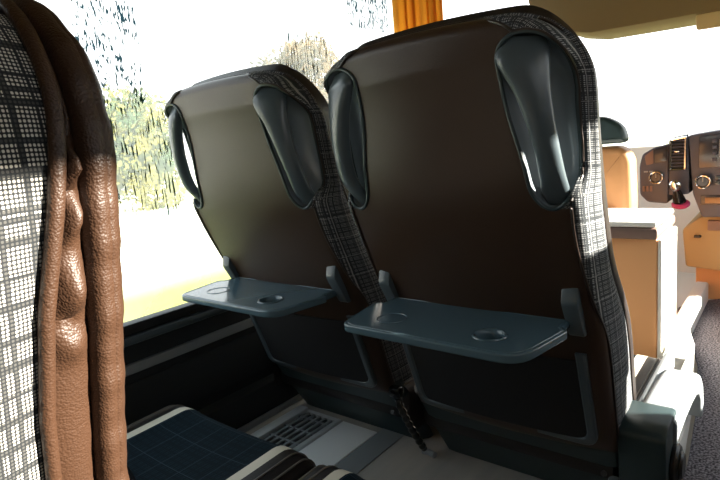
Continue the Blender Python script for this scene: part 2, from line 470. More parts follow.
def make_cushion(cx, seat, at, y_back=1.12, y_front=1.61, z_top=-.635):
    """seat cushion: plaid centre, two beige strips, leather sides; all roll down at the front"""
    hwid = .2655; th = .12
    def prof(x):       # height offset across
        a = abs(x)
        if a < .17: return -.012 * (1 - (a / .17) ** 2)
        if a < .20: return .004
        t = (a - .20) / (hwid - .20)
        return .004 - .006 * t - .018 * t ** 4
    def point(x, s):   # s: metres from the back, rolls over at the front edge
        Lf = y_front - y_back; rr = .055
        if s < Lf - rr: y, z = y_back + s, 0
        else:
            a = min((s - (Lf - rr)) / rr, math.pi / 2)
            extra = max(0, s - (Lf - rr) - rr * math.pi / 2)
            y = y_front - rr + rr * math.sin(a); z = -(rr - rr * math.cos(a)) - extra
        sag = .012 * math.sin(clamp(s / Lf) * math.pi)
        nz = max(0.0, 1 - max(0, s - (Lf - rr)) / (rr * 1.57))
        p = prof(x)
        return Vector((cx + x, y + p * (1 - nz) * .6 - .010 * (abs(x) / hwid) ** 2, EYE + z_top + z + p * max(nz, .15) + .0 - sag * .3))
    def band(xs, name, mat):
        mb = MB(); tot = (y_front - y_back) + .11; n = 46
        ss = [tot * i / n for i in range(n + 1)]
        rows = [[point(x, s) for x in xs] for s in ss]
        mb.grid(rows, [[(x, s) for x in xs] for s in ss])
        # close underneath so the strip has body
        rows2 = [[Vector((p.x, p.y - (.02 if i > n - 8 else 0), p.z - .018)) for p in r] for i, r in enumerate(rows)]
        mb.grid(list(rows2))
        mb.grid([[r[0] for r in rows], [r[0] for r in rows2]]); mb.grid([[r[-1] for r in rows], [r[-1] for r in rows2]])
        mb.grid([rows[-1], rows2[-1]]); mb.grid([rows[0], rows2[0]])
        return mb.build(name, mat, seat, at)
    fr = lambda a, b_, n: [lerp(a, b_, i / n) for i in range(n + 1)]
    # leather body with the sides
    mb = MB(); tot = (y_front - y_back) + .11; n = 46
    for sg in (1, -1):
        xs = [sg * v for v in fr(.199, hwid, 8)]
        rows = []
        for i in range(n + 1):
            s = tot * i / n; r = [point(x, s) for x in xs]
            e = r[-1]
            r += [Vector((e.x + sg * .003, e.y - .004, e.z - .02)), Vector((e.x, e.y - .012, min(e.z - .03, EYE + z_top - th)))]
            rows.append(r)
        mb.grid(rows)
    mb.box(cx - .262, cx + .262, y_back, y_front - .03, EYE + z_top - th, EYE + z_top - .03, .02)
    body = mb.build('seat_cushion', 'leather_dark', seat, at)
    band(fr(-.1715, .1715, 20), 'cushion_panel', 'plaid_blue')
    for sg in (-1, 1):
        o = band([sg * v for v in fr(.172, .199, 4)], 'beige_strip', 'beige')
    for sx in (-.249, -.224, .224, .249):
        mb = MB(); ss = [tot * i / n for i in range(n + 1)]
        mb.tube([point(sx, s) + Vector((0, 0, .001)) for s in ss], .0022, 6)
        mb.build('cushion_seam', 'seam', body, at)

def tray_outline():
    pts = [(-.189, .752), (.180, .744), (.206, .893), (.192, .903), (.192, .946), (-.192, .952), (-.192, .906), (-.214, .897)]
    return rounded(pts, [.028, .045, .01, .006, .004, .004, .006, .01], 6)

def make_tray(cx, seat, at):
    zt_ = EYE - .345
    o2 = tray_outline()
    cu = bpy.data.curves.new('tray_curve', 'CURVE'); cu.dimensions = '2D'; cu.fill_mode = 'BOTH'
    hole = [(.098 + .026 * math.cos(-a), .815 + .026 * math.sin(-a)) for a in [2 * math.pi * k / 28 for k in range(28)]]
    for pl in (o2, hole):
        sp = cu.splines.new('POLY'); sp.points.add(len(pl) - 1); sp.use_cyclic_u = True
        for p, q in zip(sp.points, pl): p.co = (q[0], q[1], 0, 1)
    cu.extrude = .0045; cu.bevel_depth = .0035; cu.bevel_resolution = 3; cu.offset = -.0035
    tmp = bpy.data.objects.new('tray_curve', cu); COL.objects.link(tmp)
    dg = bpy.context.evaluated_depsgraph_get(); dg.update()
    me = bpy.data.meshes.new_from_object(tmp.evaluated_get(dg)); bpy.data.objects.remove(tmp)
    me.name = 'tray_table'
    me.transform(Matrix.Translation(Vector((cx, 0, zt_)) - Vector(at)))
    me.materials.clear(); me.materials.append(M['grey_tray'])
    for p in me.polygons: p.use_smooth = True
    me.set_sharp_from_angle(angle=R(35))
    tr = bpy.data.objects.new('tray_table', me); COL.objects.link(tr); tr.parent = seat
    # cup holder: turned ring and well
    mb = MB(); c = (cx + .098, .815)
    prof = [(.031, .0085), (.030, .0105), (.027, .0108), (.0245, .009), (.0225, .002), (.021, -.014), (.0205, -.020), (.002, -.021)]
    rows = [[Vector((c[0] + r * math.cos(2 * math.pi * k / 30), c[1] + r * math.sin(2 * math.pi * k / 30), zt_ + h)) for k in range(30)] for r, h in prof]
    vs = mb.grid(rows, closed=True); mb.cap(vs[-1])
    prof = [(.0265, -.004), (.024, -.023), (.002, -.024)]
    rows = [[Vector((c[0] + r * math.cos(2 * math.pi * k / 30), c[1] + r * math.sin(2 * math.pi * k / 30), zt_ + h)) for k in range(30)] for r, h in prof]
    vs = mb.grid(rows, closed=True); mb.cap(vs[-1])
    mb.build('cup_holder', 'grey_tray', tr, at)
    mb = MB(); mb.ring((cx - .112, .822, zt_ + .0078), (0, 0, 1), .029, .0014); mb.build('cup_mark', 'grey_tray', tr, at)
    # raised rim just inside the edge
    mb = MB(); cpt = Vector((0, .85))
    rim = [Vector((cx + (p[0]) * .965, cpt.y + (p[1] - cpt.y) * .93, zt_ + .0079)) for p in o2]; rim.append(rim[0])
    mb.tube(rim, .0012, 6); mb.build('tray_rim', 'grey_tray', tr, at)
    return tr

def make_seat(cx, label):
    at = (cx, BASE_Y, 0)
    seat = empty('coach_seat', at, label, 'seat', 'coach seats')
    S = lambda x, z, d: seat_point(cx, x, z, d)
    # --- leather back shell with a notch at each shoulder for the handle
    fr = lambda a, b_, n: [lerp(a, b_, i / n) for i in range(n + 1)]
    mb = MB()
    for zs in (fr(ZB, NB, 26), ZN, fr(NT, ZT, 14)):
        rows, uvs = [], []
        for i, z in enumerate(zs):
            w = tear(z)[0] if zs is ZN else (hwl(z) if z >= NT else hw(z))
            nc = 44 if zs is ZN else 45
            xs = [w * math.sin(math.pi / 2 * lerp(-1, 1, j / (nc - 1))) for j in range(nc)]
            rows.append([S(x, z, shell_d(x, z)) for x in xs]); uvs.append([(x, z) for x in xs])
        mb.grid(rows, uvs)
    shell = mb.build('back_shell', 'leather', seat, at)
    # --- plaid side band round the edge; at the shoulders it wraps onto the back
    ol = outline()
    rows = []; uvs = []; rear = []
    nd = 8
    for x, z, nx, nz, L in ol:
        r = []; uu = []
        cq = .0166 * clamp(2 * abs(nx) * nz) if z > 0 else 0
        q = inset(x, z) + cq
        for _ in range(40):
            zi_, xi_ = z - q * nz, abs(x) - q * abs(nx)
            if NB < zi_ < NT and xi_ < tear(zi_)[1] + .0015: q *= .93
            else: break
        d1 = max(dpip(z), .036)
        for k in range(5):
            a = math.pi / 2 * k / 5
            o = -q * (1 - math.sin(a)); bo = open_(z) if abs(x) > .2 else 0
            xi = abs(x) - q * abs(nx)
            ds = lerp(lerp(.024, shell_d(xi, z - q * nz) - .002, clamp(q / .006)), .0425, bo); de = lerp(.024, .050, max(bo, clamp(cq / .012)))
            dd = lerp(ds, de, 1 - math.cos(a))
            r.append(S(x + nx * (o + .001), z + nz * (o + .001), dd)); uu.append((.024 - q * (1 - k / 5), L))
        rear.append(r[0])
        for k in range(nd + 1):
            t = k / nd; bul = .001 + .009 * math.sin(math.pi * t) * (1 if z > -.5 else .6)
            r.append(S(x + nx * bul, z + nz * bul * .6, lerp(de, max(d1, de + .008), t))); uu.append((lerp(.024, d1, t), L))
        rows.append(r); uvs.append(uu)
    mb = MB(); mb.grid(rows, uvs)
    for sg in (1, -1):
        rows = []
        for z in ZN:
            b_, x1 = (open_(z) if z < 0 else 1), tear(z)[1]; r = []
            for j in range(7):
                t = math.sin(math.pi / 2 * j / 6); x = lerp(x1, lerp(hw(z), x1 + .004, b_), t)
                r.append(S(sg * x, z, lerp(shell_d(x, z), out_d(z) + .004 * t, b_)))
            rows.append(r)
        mb.grid(rows, [[(.01 + .003 * j, z) for j in range(7)] for z in ZN])
    mb.build('side_panel', 'plaid', seat, at)
    # --- piping between leather, plaid and front leather
    for which in (0, 1):
        if which == 0: P = rear
        else: P = [S(x + nx * .002, z + nz * .002, max(dpip(z), .036, lerp(0, .058, open_(z)))) for x, z, nx, nz, L in ol]
        mb = MB(); mb.tube(P, .0026 if which == 0 else .0034, 8); mb.build('piping', 'piping', seat, at)
    # --- front leather bolster and plaid front panel
    rings = [(0, 0, 0), (.002, .010, .008), (.003, .024, .018), (.0, .040, .017), (-.016, .050, .006), (-.045, .046, 0), (-.075, .036, 0)]
    rows = []
    for x, z, nx, nz, L in ol:
        d1 = max(dpip(z), .040, .058 * open_(z))
        rows.append([S(x + nx * o, z + nz * o + up * max(0, nz) ** 1.5, d1 + d) for o, d, up in rings])
    mb = MB(); mb.grid(rows); mb.build('front_bolster', 'leather_dark', seat, at)
    zs2 = [lerp(ZB, ZT - .075, i / 30) for i in range(31)]
    rows = [[S(x, z, max(dpip(z), .04) + .036 + .01 * (1 - (x / .18) ** 2)) for x in [lerp(-1, 1, j / 16) * max(.06, hw(z) - .073) for j in range(17)]] for z in zs2]
    mb = MB(); mb.grid(rows, [[(j * .02, z) for j in range(17)] for z in zs2]); mb.build('front_panel', 'plaid_blue', seat, at)
    # underside of backrest
    mb = MB(); z = ZB
    rows = [[S(x, z, shell_d(x, z)) for x in [lerp(-1, 1, j / 20) * hb(z) for j in range(21)]],
            [S(x, z, dpip(z) + .03) for x in [lerp(-1, 1, j / 20) * hw(z) for j in range(21)]]]
    mb.grid(rows); mb.build('back_underside', 'black_plastic', seat, at)
    # --- grab handles: concave recess, bar and bezel at each shoulder
    for sg in (1, -1):
        rows = []
        for z in ZN:
            x0, x1 = tear(z); d0, d1 = shell_d(x0, z), out_d(z)
            dip = min(.036, (x1 - x0) * .55)
            r = []
            for k in range(21):
                t = k / 20; u = abs(2 * t - 1)
                r.append(S(sg * lerp(x0, x1, t - .0), z, lerp(d0, d1, t) + dip * max(0, 1 - u ** 2.8) ** .7))
            rows.append(r)
        mb = MB(); mb.grid(rows); rec = mb.build('handle_recess', 'recess', seat, at)
        # bezel
        P = [S(sg * tear(z)[0], z, shell_d(tear(z)[0], z) - .001) for z in ZN] + [S(sg * tear(z)[1], z, out_d(z) - .001) for z in reversed(ZN)]
        mb = MB(); mb.tube(P, .0034, 8, cap=False); mb.build('recess_rim', 'skirt', rec, at)
        # bar
        KT = [(.146, .178, .016, .024, .010), (.134, .174, .004, .039, .013), (.116, .173, -.006, .0405, .015), (.095, .177, -.012, .035, .0155), (.065, .185, -.016, .0270, .0155), (.02, .193, -.018, .0215, .0155),
              (-.03, .199, -.013, .0190, .0155), (-.07, .201, -.006, .0195, .015), (-.092, .200, .003, .0220, .014), (-.108, .199, .011, .0215, .012), (-.119, .198, .018, .014, .009)]
        fz = [lerp(.146, -.119, i / 44) for i in range(45)]
        rk = list(reversed(KT))
        rows = []
        for z in fz:
            x0, d0, ra, rb = (sum(interp(clamp(z + e, -.119, .146), [(k[0], k[q]) for k in rk]) for e in (-.012, -.008, -.004, 0, .004, .008, .012)) / 7 for q in (1, 2, 3, 4))
            if sg < 0: x0 += .010 * smooth(z, [(-.11, 0), (-.05, 1), (.11, 1), (.146, .4)])
            tx, td = math.cos(R(22)), math.sin(R(22))     # the bar faces back and a little outwards
            rr = []
            for k in range(16):
                a = 2 * math.pi * k / 16
                ca, sa = math.cos(a), math.sin(a)
                ca = math.copysign(abs(ca) ** .8, ca); sa = math.copysign(abs(sa) ** .8, sa)
                rr.append(S(sg * (x0 + ca * ra * tx + sa * rb * td), z, d0 + ca * ra * td - sa * rb * tx))
            rows.append(rr)
        mb = MB(); vs = mb.grid(rows, closed=True); mb.cap(vs[0]); mb.cap(vs[-1])
        mb.build('grab_handle', 'grey', seat, at)
    # --- tray table and its two pivot arms
    tr = make_tray(cx, seat, at)
    for sg in (1, -1):
        mb = MB()
        o = [(.925, -.268), (.960, -.283), (.992, -.352), (.988, -.372), (.957, -.372), (.917, -.300)]
        mb.prism(rounded([(y, EYE + z) for y, z in o], .007, 3), 'x', cx + sg * .199 - .0145, cx + sg * .199 + .0145, .003)
        mb.build('tray_arm', 'grey', seat, at)
    # --- literature pocket: U frame and black net
    def pk(x, z, d): return Vector((cx + x, yb(z) + d, EYE + z))
    mb = MB()
    path_o = [(-.212, -.425), (-.208, -.60), (-.196, -.628), (.192, -.624), (.206, -.60), (.206, -.415)]
    ol_o = rounded([(-.214, -.425), (-.209, -.640), (.209, -.636), (.208, -.412)], [0, .03, .03, 0], 5)
    ol_i = rounded([(-.196, -.425), (-.191, -.621), (.191, -.617), (.189, -.412)], [0, .02, .02, 0], 5)
    rows = []
    for (xo, zo), (xi, zi) in zip(ol_o, ol_i):
        rows.append([pk(xo, zo, .012), pk(xo, zo, -.015), pk(lerp(xo, xi, .2), lerp(zo, zi, .2), -.019), pk(lerp(xo, xi, .8), lerp(zo, zi, .8), -.019), pk(xi, zi, -.015), pk(xi, zi, .012)])
    vs = mb.grid(rows, closed=True); mb.cap(vs[0]); mb.cap(vs[-1])
    pf = mb.build('pocket_frame', 'grey', seat, at)
    mb = MB(); rows = []
    for i in range(13):
        z = lerp(-.43, -.620, i / 12)
        rows.append([pk(x, z, shell_d(x, max(z, -.6)) - .007) for x in [lerp(-.193, .192, j / 16) for j in range(17)]])
    rows2 = [[p + Vector((0, .008, 0)) for p in r] for r in rows]
    mb.grid(rows); mb.grid(rows2); mb.grid([rows[0], rows2[0]]); mb.grid([rows[-1], rows2[-1]])
    mb.build('pocket_net', 'mesh_net', pf, at)
    # --- plastic skirt under the backrest
    mb = MB()
    so = [(-.262, .012), (-.248, -.195), (-.232, -.205), (.222, -.205), (.240, -.195), (.225, -.06), (.214, .016)]
    front, back = [], []
    nz_ = 14; nx_ = 24
    for i in range(nz_ + 1):
        t = i / nz_; z = lerp(-.628, -.858, t)
        y = lerp(1.066, 1.205, t ** .9); wl = lerp(-.262, -.256, t); wr_ = lerp(.250, .244, t)
        fr_, bk_ = [], []
        for j in range(nx_ + 1):
            s = lerp(-1, 1, j / nx_); x = lerp(wl, wr_, (s + 1) / 2)
            edge = max(0, abs(s) - .88) / .12
            fr_.append(Vector((cx + x, y + .03 * edge ** 2 - .006 * math.sin(t * math.pi), EYE + z)))
            bk_.append(Vector((cx + x, y + .045, EYE + z)))
        front.append(fr_); back.append(bk_)
    mb.grid(front); mb.grid(back)
    mb.grid([[r[0] for r in front], [r[0] for r in back]]); mb.grid([[r[-1] for r in front], [r[-1] for r in back]])
    mb.grid([front[0], back[0]]); mb.grid([front[-1], back[-1]])
    sk = mb.build('base_skirt', 'skirt', seat, at)
    mb = MB(); mb.disc((cx + .20, 1.118, EYE - .735), (0, -1, .5), .006, .006); mb.build('skirt_bolt', 'black_plastic', sk, at)
    # --- cushion and pedestal
    make_cushion(cx, seat, at)
    mb = MB(); mb.box(cx - .2, cx + .2, 1.26, 1.5, 0, .12, .01); mb.build('seat_pedestal', 'black_plastic', seat, at)
    return seat

SEAT_X, SEAT_W, NEAR_W = -.498, -1.053, -1.043
PITCH = .85
seat_aisle = make_seat(SEAT_X, 'brown leather coach seat beside the aisle, plaid edge lit by the sun, tray folded down')
seat_window = copy_tree(seat_aisle); seat_window.location.x = SEAT_W
tag(seat_window, 'brown leather coach seat ahead next to the wet window, tray folded down')

# aisle side cover with recline wheel, only on the aisle seat
at = (SEAT_X, BASE_Y, 0)
mb = MB()
path = [(1.15, -.590), (1.20, -.590), (1.28, -.592), (1.38, -.600), (1.46, -.615), (1.53, -.645), (1.575, -.69), (1.59, -.74), (1.585, -.775)]
rows = []
for i, (y, z) in enumerate(path):
    a = path[max(0, i - 1)]; b_ = path[min(len(path) - 1, i + 1)]
    ty, tz = b_[0] - a[0], b_[1] - a[1]; l = math.hypot(ty, tz); ny, nz = -tz / l, ty / l
    h = lerp(.062, .048, i / (len(path) - 1)); x0, x1 = SEAT_X + .258, SEAT_X + .330
    sec = rounded([(x0, 0), (x1, 0), (x1, -h), (x0, -h)], [.012, .02, .008, .006], 4)
    rows.append([Vector((x, y + ny * q, EYE + z + nz * q)) for x, q in sec])
vs = mb.grid(rows, closed=True); mb.cap(vs[0]); mb.cap(vs[-1])
cov = mb.build('side_cover', 'grey_light', seat_aisle, at)
mb = MB()
mb.prism(rounded([(1.075, EYE - .605), (1.10, EYE - .587), (1.20, EYE - .585), (1.22, EYE - .74), (1.19, EYE - .80), (1.10, EYE - .79)], .02, 4), 'x', SEAT_X + .235, SEAT_X + .325, .008)
mb.build('cover_end', 'skirt', cov, at)
mb = MB(); mb.disc((SEAT_X + .330, 1.145, EYE - .685), (1, 0, 0), .042, .016, 28, .005); mb.disc((SEAT_X + .339, 1.145, EYE - .685), (1, 0, 0), .028, .012, 24, .004)
mb.build('recline_wheel', 'black_plastic', cov, at)
mb = MB(); mb.box(SEAT_X + .236, SEAT_X + .262, 1.15, 1.58, EYE - .80, EYE - .615, .012)
mb.build('side_panel_lower', 'grey_light', seat_aisle, at)
mb = MB(); mb.box(SEAT_X + .205, SEAT_X + .262, 1.12, 1.19, 0.0, EYE - .64, .012)
mb.build('frame_post', 'grey', seat_aisle, at)

# ------------------------------------------------------------------ camera row: window seat (copy) and the near aisle seat
seat_near_w = copy_tree(seat_aisle, skip=('side_cover', 'side_panel_lower', 'frame_post'))
seat_near_w.location = (NEAR_W, BASE_Y - PITCH, 0)
tag(seat_near_w, 'coach seat showing its navy plaid cushion with beige strips, low beside the window wall')

def make_near_seat():
    cx = -.5; at_ = (cx, .35, 0)
    seat = empty('coach_seat', at_, 'close brown leather seat edge with sunlit plaid side, left foreground', 'seat', 'coach seats')
    zt, rc, zb = .092, .086, -.62
    def hs(z): return interp(z, [(-.62, .222), (-.42, .210), (-.25, .192), (-.175, .194), (-.125, .207), (-.065, .224), (-.015, .235), (.02, .238), (.2, .238)])
    right = [(hs(z), z) for z in [lerp(zb, zt - rc, i / 130) for i in range(130)]]
    w = hs(zt - rc)
    arc = [(w - rc + rc * math.cos(a), zt - rc + rc * math.sin(a)) for a in [math.pi / 2 * i / 30 for i in range(31)]]
    top = [(lerp(w - rc, -(w - rc), i / 30), zt) for i in range(1, 30)]
    half = right + arc; pts = half + top + [(-x, z) for x, z in reversed(half)]
    ol = []; L = 0
    for i, (x, z) in enumerate(pts):
        a = pts[max(0, i - 1)]; b_ = pts[min(len(pts) - 1, i + 1)]
        tx, tz = b_[0] - a[0], b_[1] - a[1]; l = math.hypot(tx, tz)
        if i: L += math.hypot(x - pts[i - 1][0], z - pts[i - 1][1])
        ol.append((x, z, tz / l, -tx / l, L))
    def low(z): return .16 * clamp((-.2 - z) / .42) ** 1.3        # lower back runs forward to the cushion
    def ypip(z): return interp(z, [(-.2, .0935), (-.12, .092), (-.065, .0950), (-.015, .1035), (.03, .111), (.09, .115)]) + low(z)
    def yfr(z): return interp(z, [(-.02, .1275), (.05, .131)]) + low(z)
    P = lambda x, z, y: Vector((cx + x, y, EYE + z))
    # plaid side
    rows, uvs = [], []
    for x, z, nx, nz, L in ol:
        y1 = ypip(z); y0 = y1 - .105
        r, uu = [], []
        for k in range(13):
            t = k / 12; bul = .005 * math.sin(math.pi * t)
            r.append(P(x + nx * bul, z + nz * bul, lerp(y0, y1, t))); uu.append((lerp(y0, y1, t) * 1.0, L))
        rows.append(r); uvs.append(uu)
    mb = MB(); mb.grid(rows, uvs); mb.build('side_panel', 'plaid_near', seat, at_)
    # thick piping
    mb = MB(); mb.tube([P(x + nx * .003, z + nz * .003, ypip(z) + .001) for x, z, nx, nz, L in ol], .0038, 12); mb.build('piping', 'leather_near', seat, at_)
    # gathered leather between piping and outer roll
    rows = []
    rnd = random.Random(3)
    lumps = [(rnd.uniform(.005, .008), rnd.uniform(0, 6.28)) for _ in range(6)]
    for x, z, nx, nz, L in ol:
        wr = clamp((.028 - z) / .05) if x > 0 else .5
        gather = clamp((.03 - z) / .03) * clamp((z + .105) / .035)       # folds fade out lower down
        fold = .5 + .5 * math.sin(z * 2 * math.pi / .029 + 1.1 * math.sin(z * 61) + .6)
        r = []
        y0, y1 = ypip(z) + .004, yfr(z) - .0106
        y1 = max(y1, y0 + .002)
        for k in range(11):
            t = k / 10; b_ = math.sin(math.pi * t) ** .8
            o = -.002 + b_ * (.0026 + .0085 * gather * (fold ** .6) - .001 * gather + .0014 * math.sin(z * 210 + t * 3) * gather)
            r.append(P(x + nx * o, z + nz * o, lerp(y0, y1, t) + .0035 * gather * (fold - .5) * b_))
        rows.append(r)
    mb = MB(); mb.grid(rows); mb.build('gathered_leather', 'leather_near', seat, at_)
    # outer roll with a seam
    rows = []
    prof = [(-.010, -.0108), (-.003, -.0106), (.0030, -.0090), (.0062, -.0065), (.0070, -.0032), (.0060, -.0005), (.0050, .0008), (.0052, .0022), (.0036, .0048), (-.001, .0085), (-.012, .0125), (-.035, .013), (-.07, .006)]
    for x, z, nx, nz, L in ol:
        wob = .0006 * math.sin(z * 150) + .0005 * math.sin(z * 330 + 1)
        rows.append([P(x + nx * (o + wob), z + nz * (o + wob), yfr(z) + d) for o, d in prof])
    mb = MB(); mb.grid(rows); mb.build('front_bolster', 'leather_near', seat, at_)
    # leather back and plaid front panel
    zs = [lerp(zb, zt, i / 40) for i in range(41)]
    def hwn(z):
        if z <= zt - rc: return hs(z)
        d = clamp((z - (zt - rc)) / rc); return hs(z) - rc + rc * math.sqrt(max(0, 1 - d * d))
    mb = MB(); mb.grid([[P(s * hwn(z), z, ypip(z) - .105 - .02 * (1 - s * s) * clamp((zt - z) / .06)) for s in [lerp(-1, 1, j / 20) for j in range(21)]] for z in zs])
    mb.build('back_shell', 'leather', seat, at_)
    zs = [lerp(zb, zt - .06, i / 40) for i in range(41)]
    mb = MB(); mb.grid([[P(s * max(.05, hwn(z) - .068), z, yfr(z) + .006 + .008 * (1 - s * s)) for s in [lerp(-1, 1, j / 20) for j in range(21)]] for z in zs],
                       [[(j * .02, z) for j in range(21)] for z in zs])
    mb.build('front_panel', 'plaid_near', seat, at_)
    make_cushion(cx, seat, at_, 1.12 - PITCH, 1.61 - PITCH)
    mb = MB(); mb.box(cx - .2, cx + .2, .42, .65, 0, .12, .01); mb.build('seat_pedestal', 'black_plastic', seat, at_)
    return seat
make_near_seat()

# ------------------------------------------------------------------ setting: shell of the minibus
XL, XR = -1.40, .62
YF, YBK = 3.55, -1.2
ZC = EYE + 1.0
def struct(mb, name, mat, **kw):
    o = mb.build(name, mat, **kw); o['kind'] = 'structure'; return o
mb = MB(); mb.box(XL - .1, XR + .1, YBK, 2.45, -.06, 0); struct(mb, 'floor', 'floor')
mb = MB(); mb.box(XL - .1, XR + .1, YBK, YF + .3, ZC, ZC + .05); struct(mb, 'ceiling', 'headliner')
mb = MB(); mb.box(XL - .1, XR + .1, YBK - .05, YBK, -.06, ZC); struct(mb, 'wall_back', 'headliner')
WB, WT = EYE - .43, EYE + .66        # window sill and head
mb = MB()
mb.box(XL - .08, XL, YBK, YF, -.06, WB - .012)
mb.box(XL - .08, XL, YBK, 2.33, WT, ZC)
mb.box(XL - .08, XL, 2.33, YF, EYE + .95, ZC)
mb.box(XL - .08, XL, 2.33, 2.40, WB - .012, EYE + .95)
mb.box(XL - .08, XL, YBK, -1.1, WB - .012, WT)
struct(mb, 'wall_left', 'wall_dark')
SUNT = EYE + .42  # head of the unseen right windows, set where the sun should cut off
mb = MB()
SR = EYE - .02
mb.box(XR, XR + .08, YBK, 1.56, -.06, EYE + .18)  # unseen raised sill, shaped to keep sun off the lower plaid band
mb.box(XR, XR + .08, 1.56, YF, -.06, EYE - .40)
mb.box(XR, XR + .08, YBK, YF, SUNT, ZC)
mb.box(XR, XR + .08, YBK, -.95, EYE + .18, SUNT)
struct(mb, 'wall_right', 'headliner')
def pane(name, y0, y1, z0, z1, x, inner=None):
    mb = MB(); mb.box(x - .004, x, y0, y1, z0, z1)
    mb.bm.faces.ensure_lookup_table()
    if inner:
        for f in mb.bm.faces:
            if f.calc_center_median().x > x - .0005: f.material_index = 1
    return struct(mb, name, ['clear'] + ([inner] if inner else []))
pane('window_1', -1.1, 2.33, WB - .012, WT, XL - .03, 'wet')  # rear stretch, out of view, lengthened to let in fill light
pane('window_2', 2.40, YF, WB - .012, EYE + .95, XL - .03)
pane('window_3', -.95, 1.56, EYE + .18, SUNT, XR + .04)  # unseen opening, run further back to add fill on the seat backs
pane('window_4', 1.56, YF, EYE - .40, SUNT, XR + .04)
# seal, reflecting sill strip and lower rails along the left wall
def rail(name, mat, x0, x1, z0, z1, y0=-.6, y1=3.0, bev=.004):
    mb = MB(); mb.box(x0, x1, y0, y1, EYE + z0, EYE + z1, bev); return struct(mb, name, mat)
rail('trim_1', 'black_seal', XL - .028, XL + .012, -.448, -.418)
rail('trim_2', 'grey', XL - .01, XL + .022, -.474, -.450, bev=.009)
rail('trim_3', 'rail', XL - .01, XL + .012, -.556, -.528)
rail('trim_4', 'wall_dark', XL - .01, XL + .010, -.72, -.58, bev=.008)
rail('trim_5', 'rail', XL + .052, XL + .066, -.862, -.842, bev=.003)
rail('trim_6', 'wall_dark', XL - .01, XL + .05, -.87, -.75, bev=.006)

# floor things: heater grille, white plate, grey strip
g = empty('heater_grille', (-1.19, 1.0, 0), 'slotted silver heater grille in the floor beside the wall', 'grille')
ga = (-1.19, 1.0, 0)
mb = MB(); mb.box(-1.283, -1.243, .68, 1.17, .001, .02, .006); mb.box(-1.115, -1.098, .68, 1.17, .001, .014, .004); mb.box(-1.243, -1.115, 1.155, 1.17, .001, .012, .002); mb.box(-1.243, -1.115, .68, .70, .001, .012, .002)
mb.build('frame', 'alu', g, ga)
for i in range(5):
    x = lerp(-1.240, -1.118, (i + .5) / 5); mb = MB(); mb.box(x - .005, x + .005,   .70, 1.155, .002, .011, .002); mb.build('slat', 'rail', g, ga)
for i in range(7):
    y = .74 + i * .064; mb = MB(); mb.box(-1.243, -1.115, y - .004, y + .004, .003, .010); mb.build('cross_bar', 'rail', g, ga)
mb = MB(); mb.box(-1.245, -1.113, .69, 1.16, .0005, .0025); mb.build('backing', 'black_seal', g, ga)
mb = MB(); mb.box(-1.097, -.962, .68, 1.175, .0005, .006, .002)
tag(mb.build('floor_plate', 'white_plate', at=(-1.03, .94, 0)), 'bright white metal plate on the floor beside the heater grille', 'plate')
mb = MB(); mb.box(-.961, -.885, .3, 1.35, .0005, .004, .0015)
struct(mb, 'trim_7', 'rail')

# black hose between the two base skirts
mb = MB()
hp = [(-.779, 1.046, EYE - .625), (-.779, 1.050, EYE - .66), (-.779, 1.073, EYE - .71), (-.779, 1.098, EYE - .755), (-.779, 1.128, EYE - .805), (-.779, 1.155, EYE - .846)]
pp = []
for i in range(len(hp) - 1):
    for k in range(8): pp.append(Vector(hp[i]).lerp(Vector(hp[i + 1]), k / 8))
rad = [(.0095 + .0016 * math.sin(i * 1.6), .0095 + .0016 * math.sin(i * 1.6)) for i in range(len(pp))]
h = empty('cable_hose', (-.76, 1.13, 0), 'shiny black hose running down between the two seat bases', 'hose')
mb.tube(pp, rad, 12); mb.build('hose', 'gloss_black', h, (-.76, 1.13, 0))
mb = MB(); mb.tube([(-.785, 1.152, EYE - .849), (-.765, 1.155, EYE - .850), (-.745, 1.15, EYE - .850)], .009, 10); mb.build('hose_foot', 'rail', h, (-.76, 1.13, 0))
mb = MB(); mb.box(-.797, -.762, 1.03, 1.056, EYE - .64, EYE - .61, .008); mb.build('clip', 'gloss_black', h, (-.76, 1.13, 0))

# aisle carpet
car = rounded([(-.185, YBK), (.60, YBK), (.60, 2.95), (-.25, 2.95), (-.34, 2.86), (-.40, 2.74), (-.385, 2.62), (-.315, 2.40), (-.245, 2.1), (-.205, 1.75), (-.185, 1.45)], .02, 4)
mb = MB(); mb.prism(car, 'z', .0005, .012, .003)
tag(mb.build('aisle_carpet', 'carpet', at=(0, 1, 0)), 'speckled grey carpet runner down the aisle', 'carpet')
mb = MB(); mb.box(XL - .1, XR + .1, 2.45, YF, -.12, -.0); struct(mb, 'floor_cab', 'pale_trim')

kb = [(-.262, 1.05), (-.195, 1.05), (-.195, 1.45), (-.215, 1.75), (-.255, 2.1), (-.325, 2.40), (-.33, 1.94), (-.262, 1.94)]
mb = MB(); mb.prism(kb, 'z', 0, .085, .006); struct(mb, 'trim_9', 'pale_trim')

# curtain gathered at the window pillar
cu = empty('curtain', (-1.36, 2.24, WB), 'orange curtain gathered at the pillar between the side windows', 'curtain')
mb = MB(); rows = []
for i in range(25):
    z = lerp(EYE + .70, WB - .03, i / 24); r = []
    for j in range(97):
        t = j / 96; y = lerp(2.00, 2.40, t); ph = t * 2 * math.pi * 6.5
        r.append(Vector((XL + .045 + .022 * math.sin(ph) + .006 * math.sin(ph * 2.3 + 1), y + .008 * math.sin(ph * 2), z)))
    rows.append(r)
mb.grid(rows); mb.grid([[p + Vector((-.004, 0, 0)) for p in r] for r in rows])
mb.build('cloth', 'curtain', cu, (-1.36, 2.24, WB))
mb = MB(); mb.tube([(XL + .045, -.55, EYE + .705), (XL + .045, 2.5, EYE + .705)], .007, 10); mb.build('curtain_rail', 'rail', cu, (-1.36, 2.24, WB))

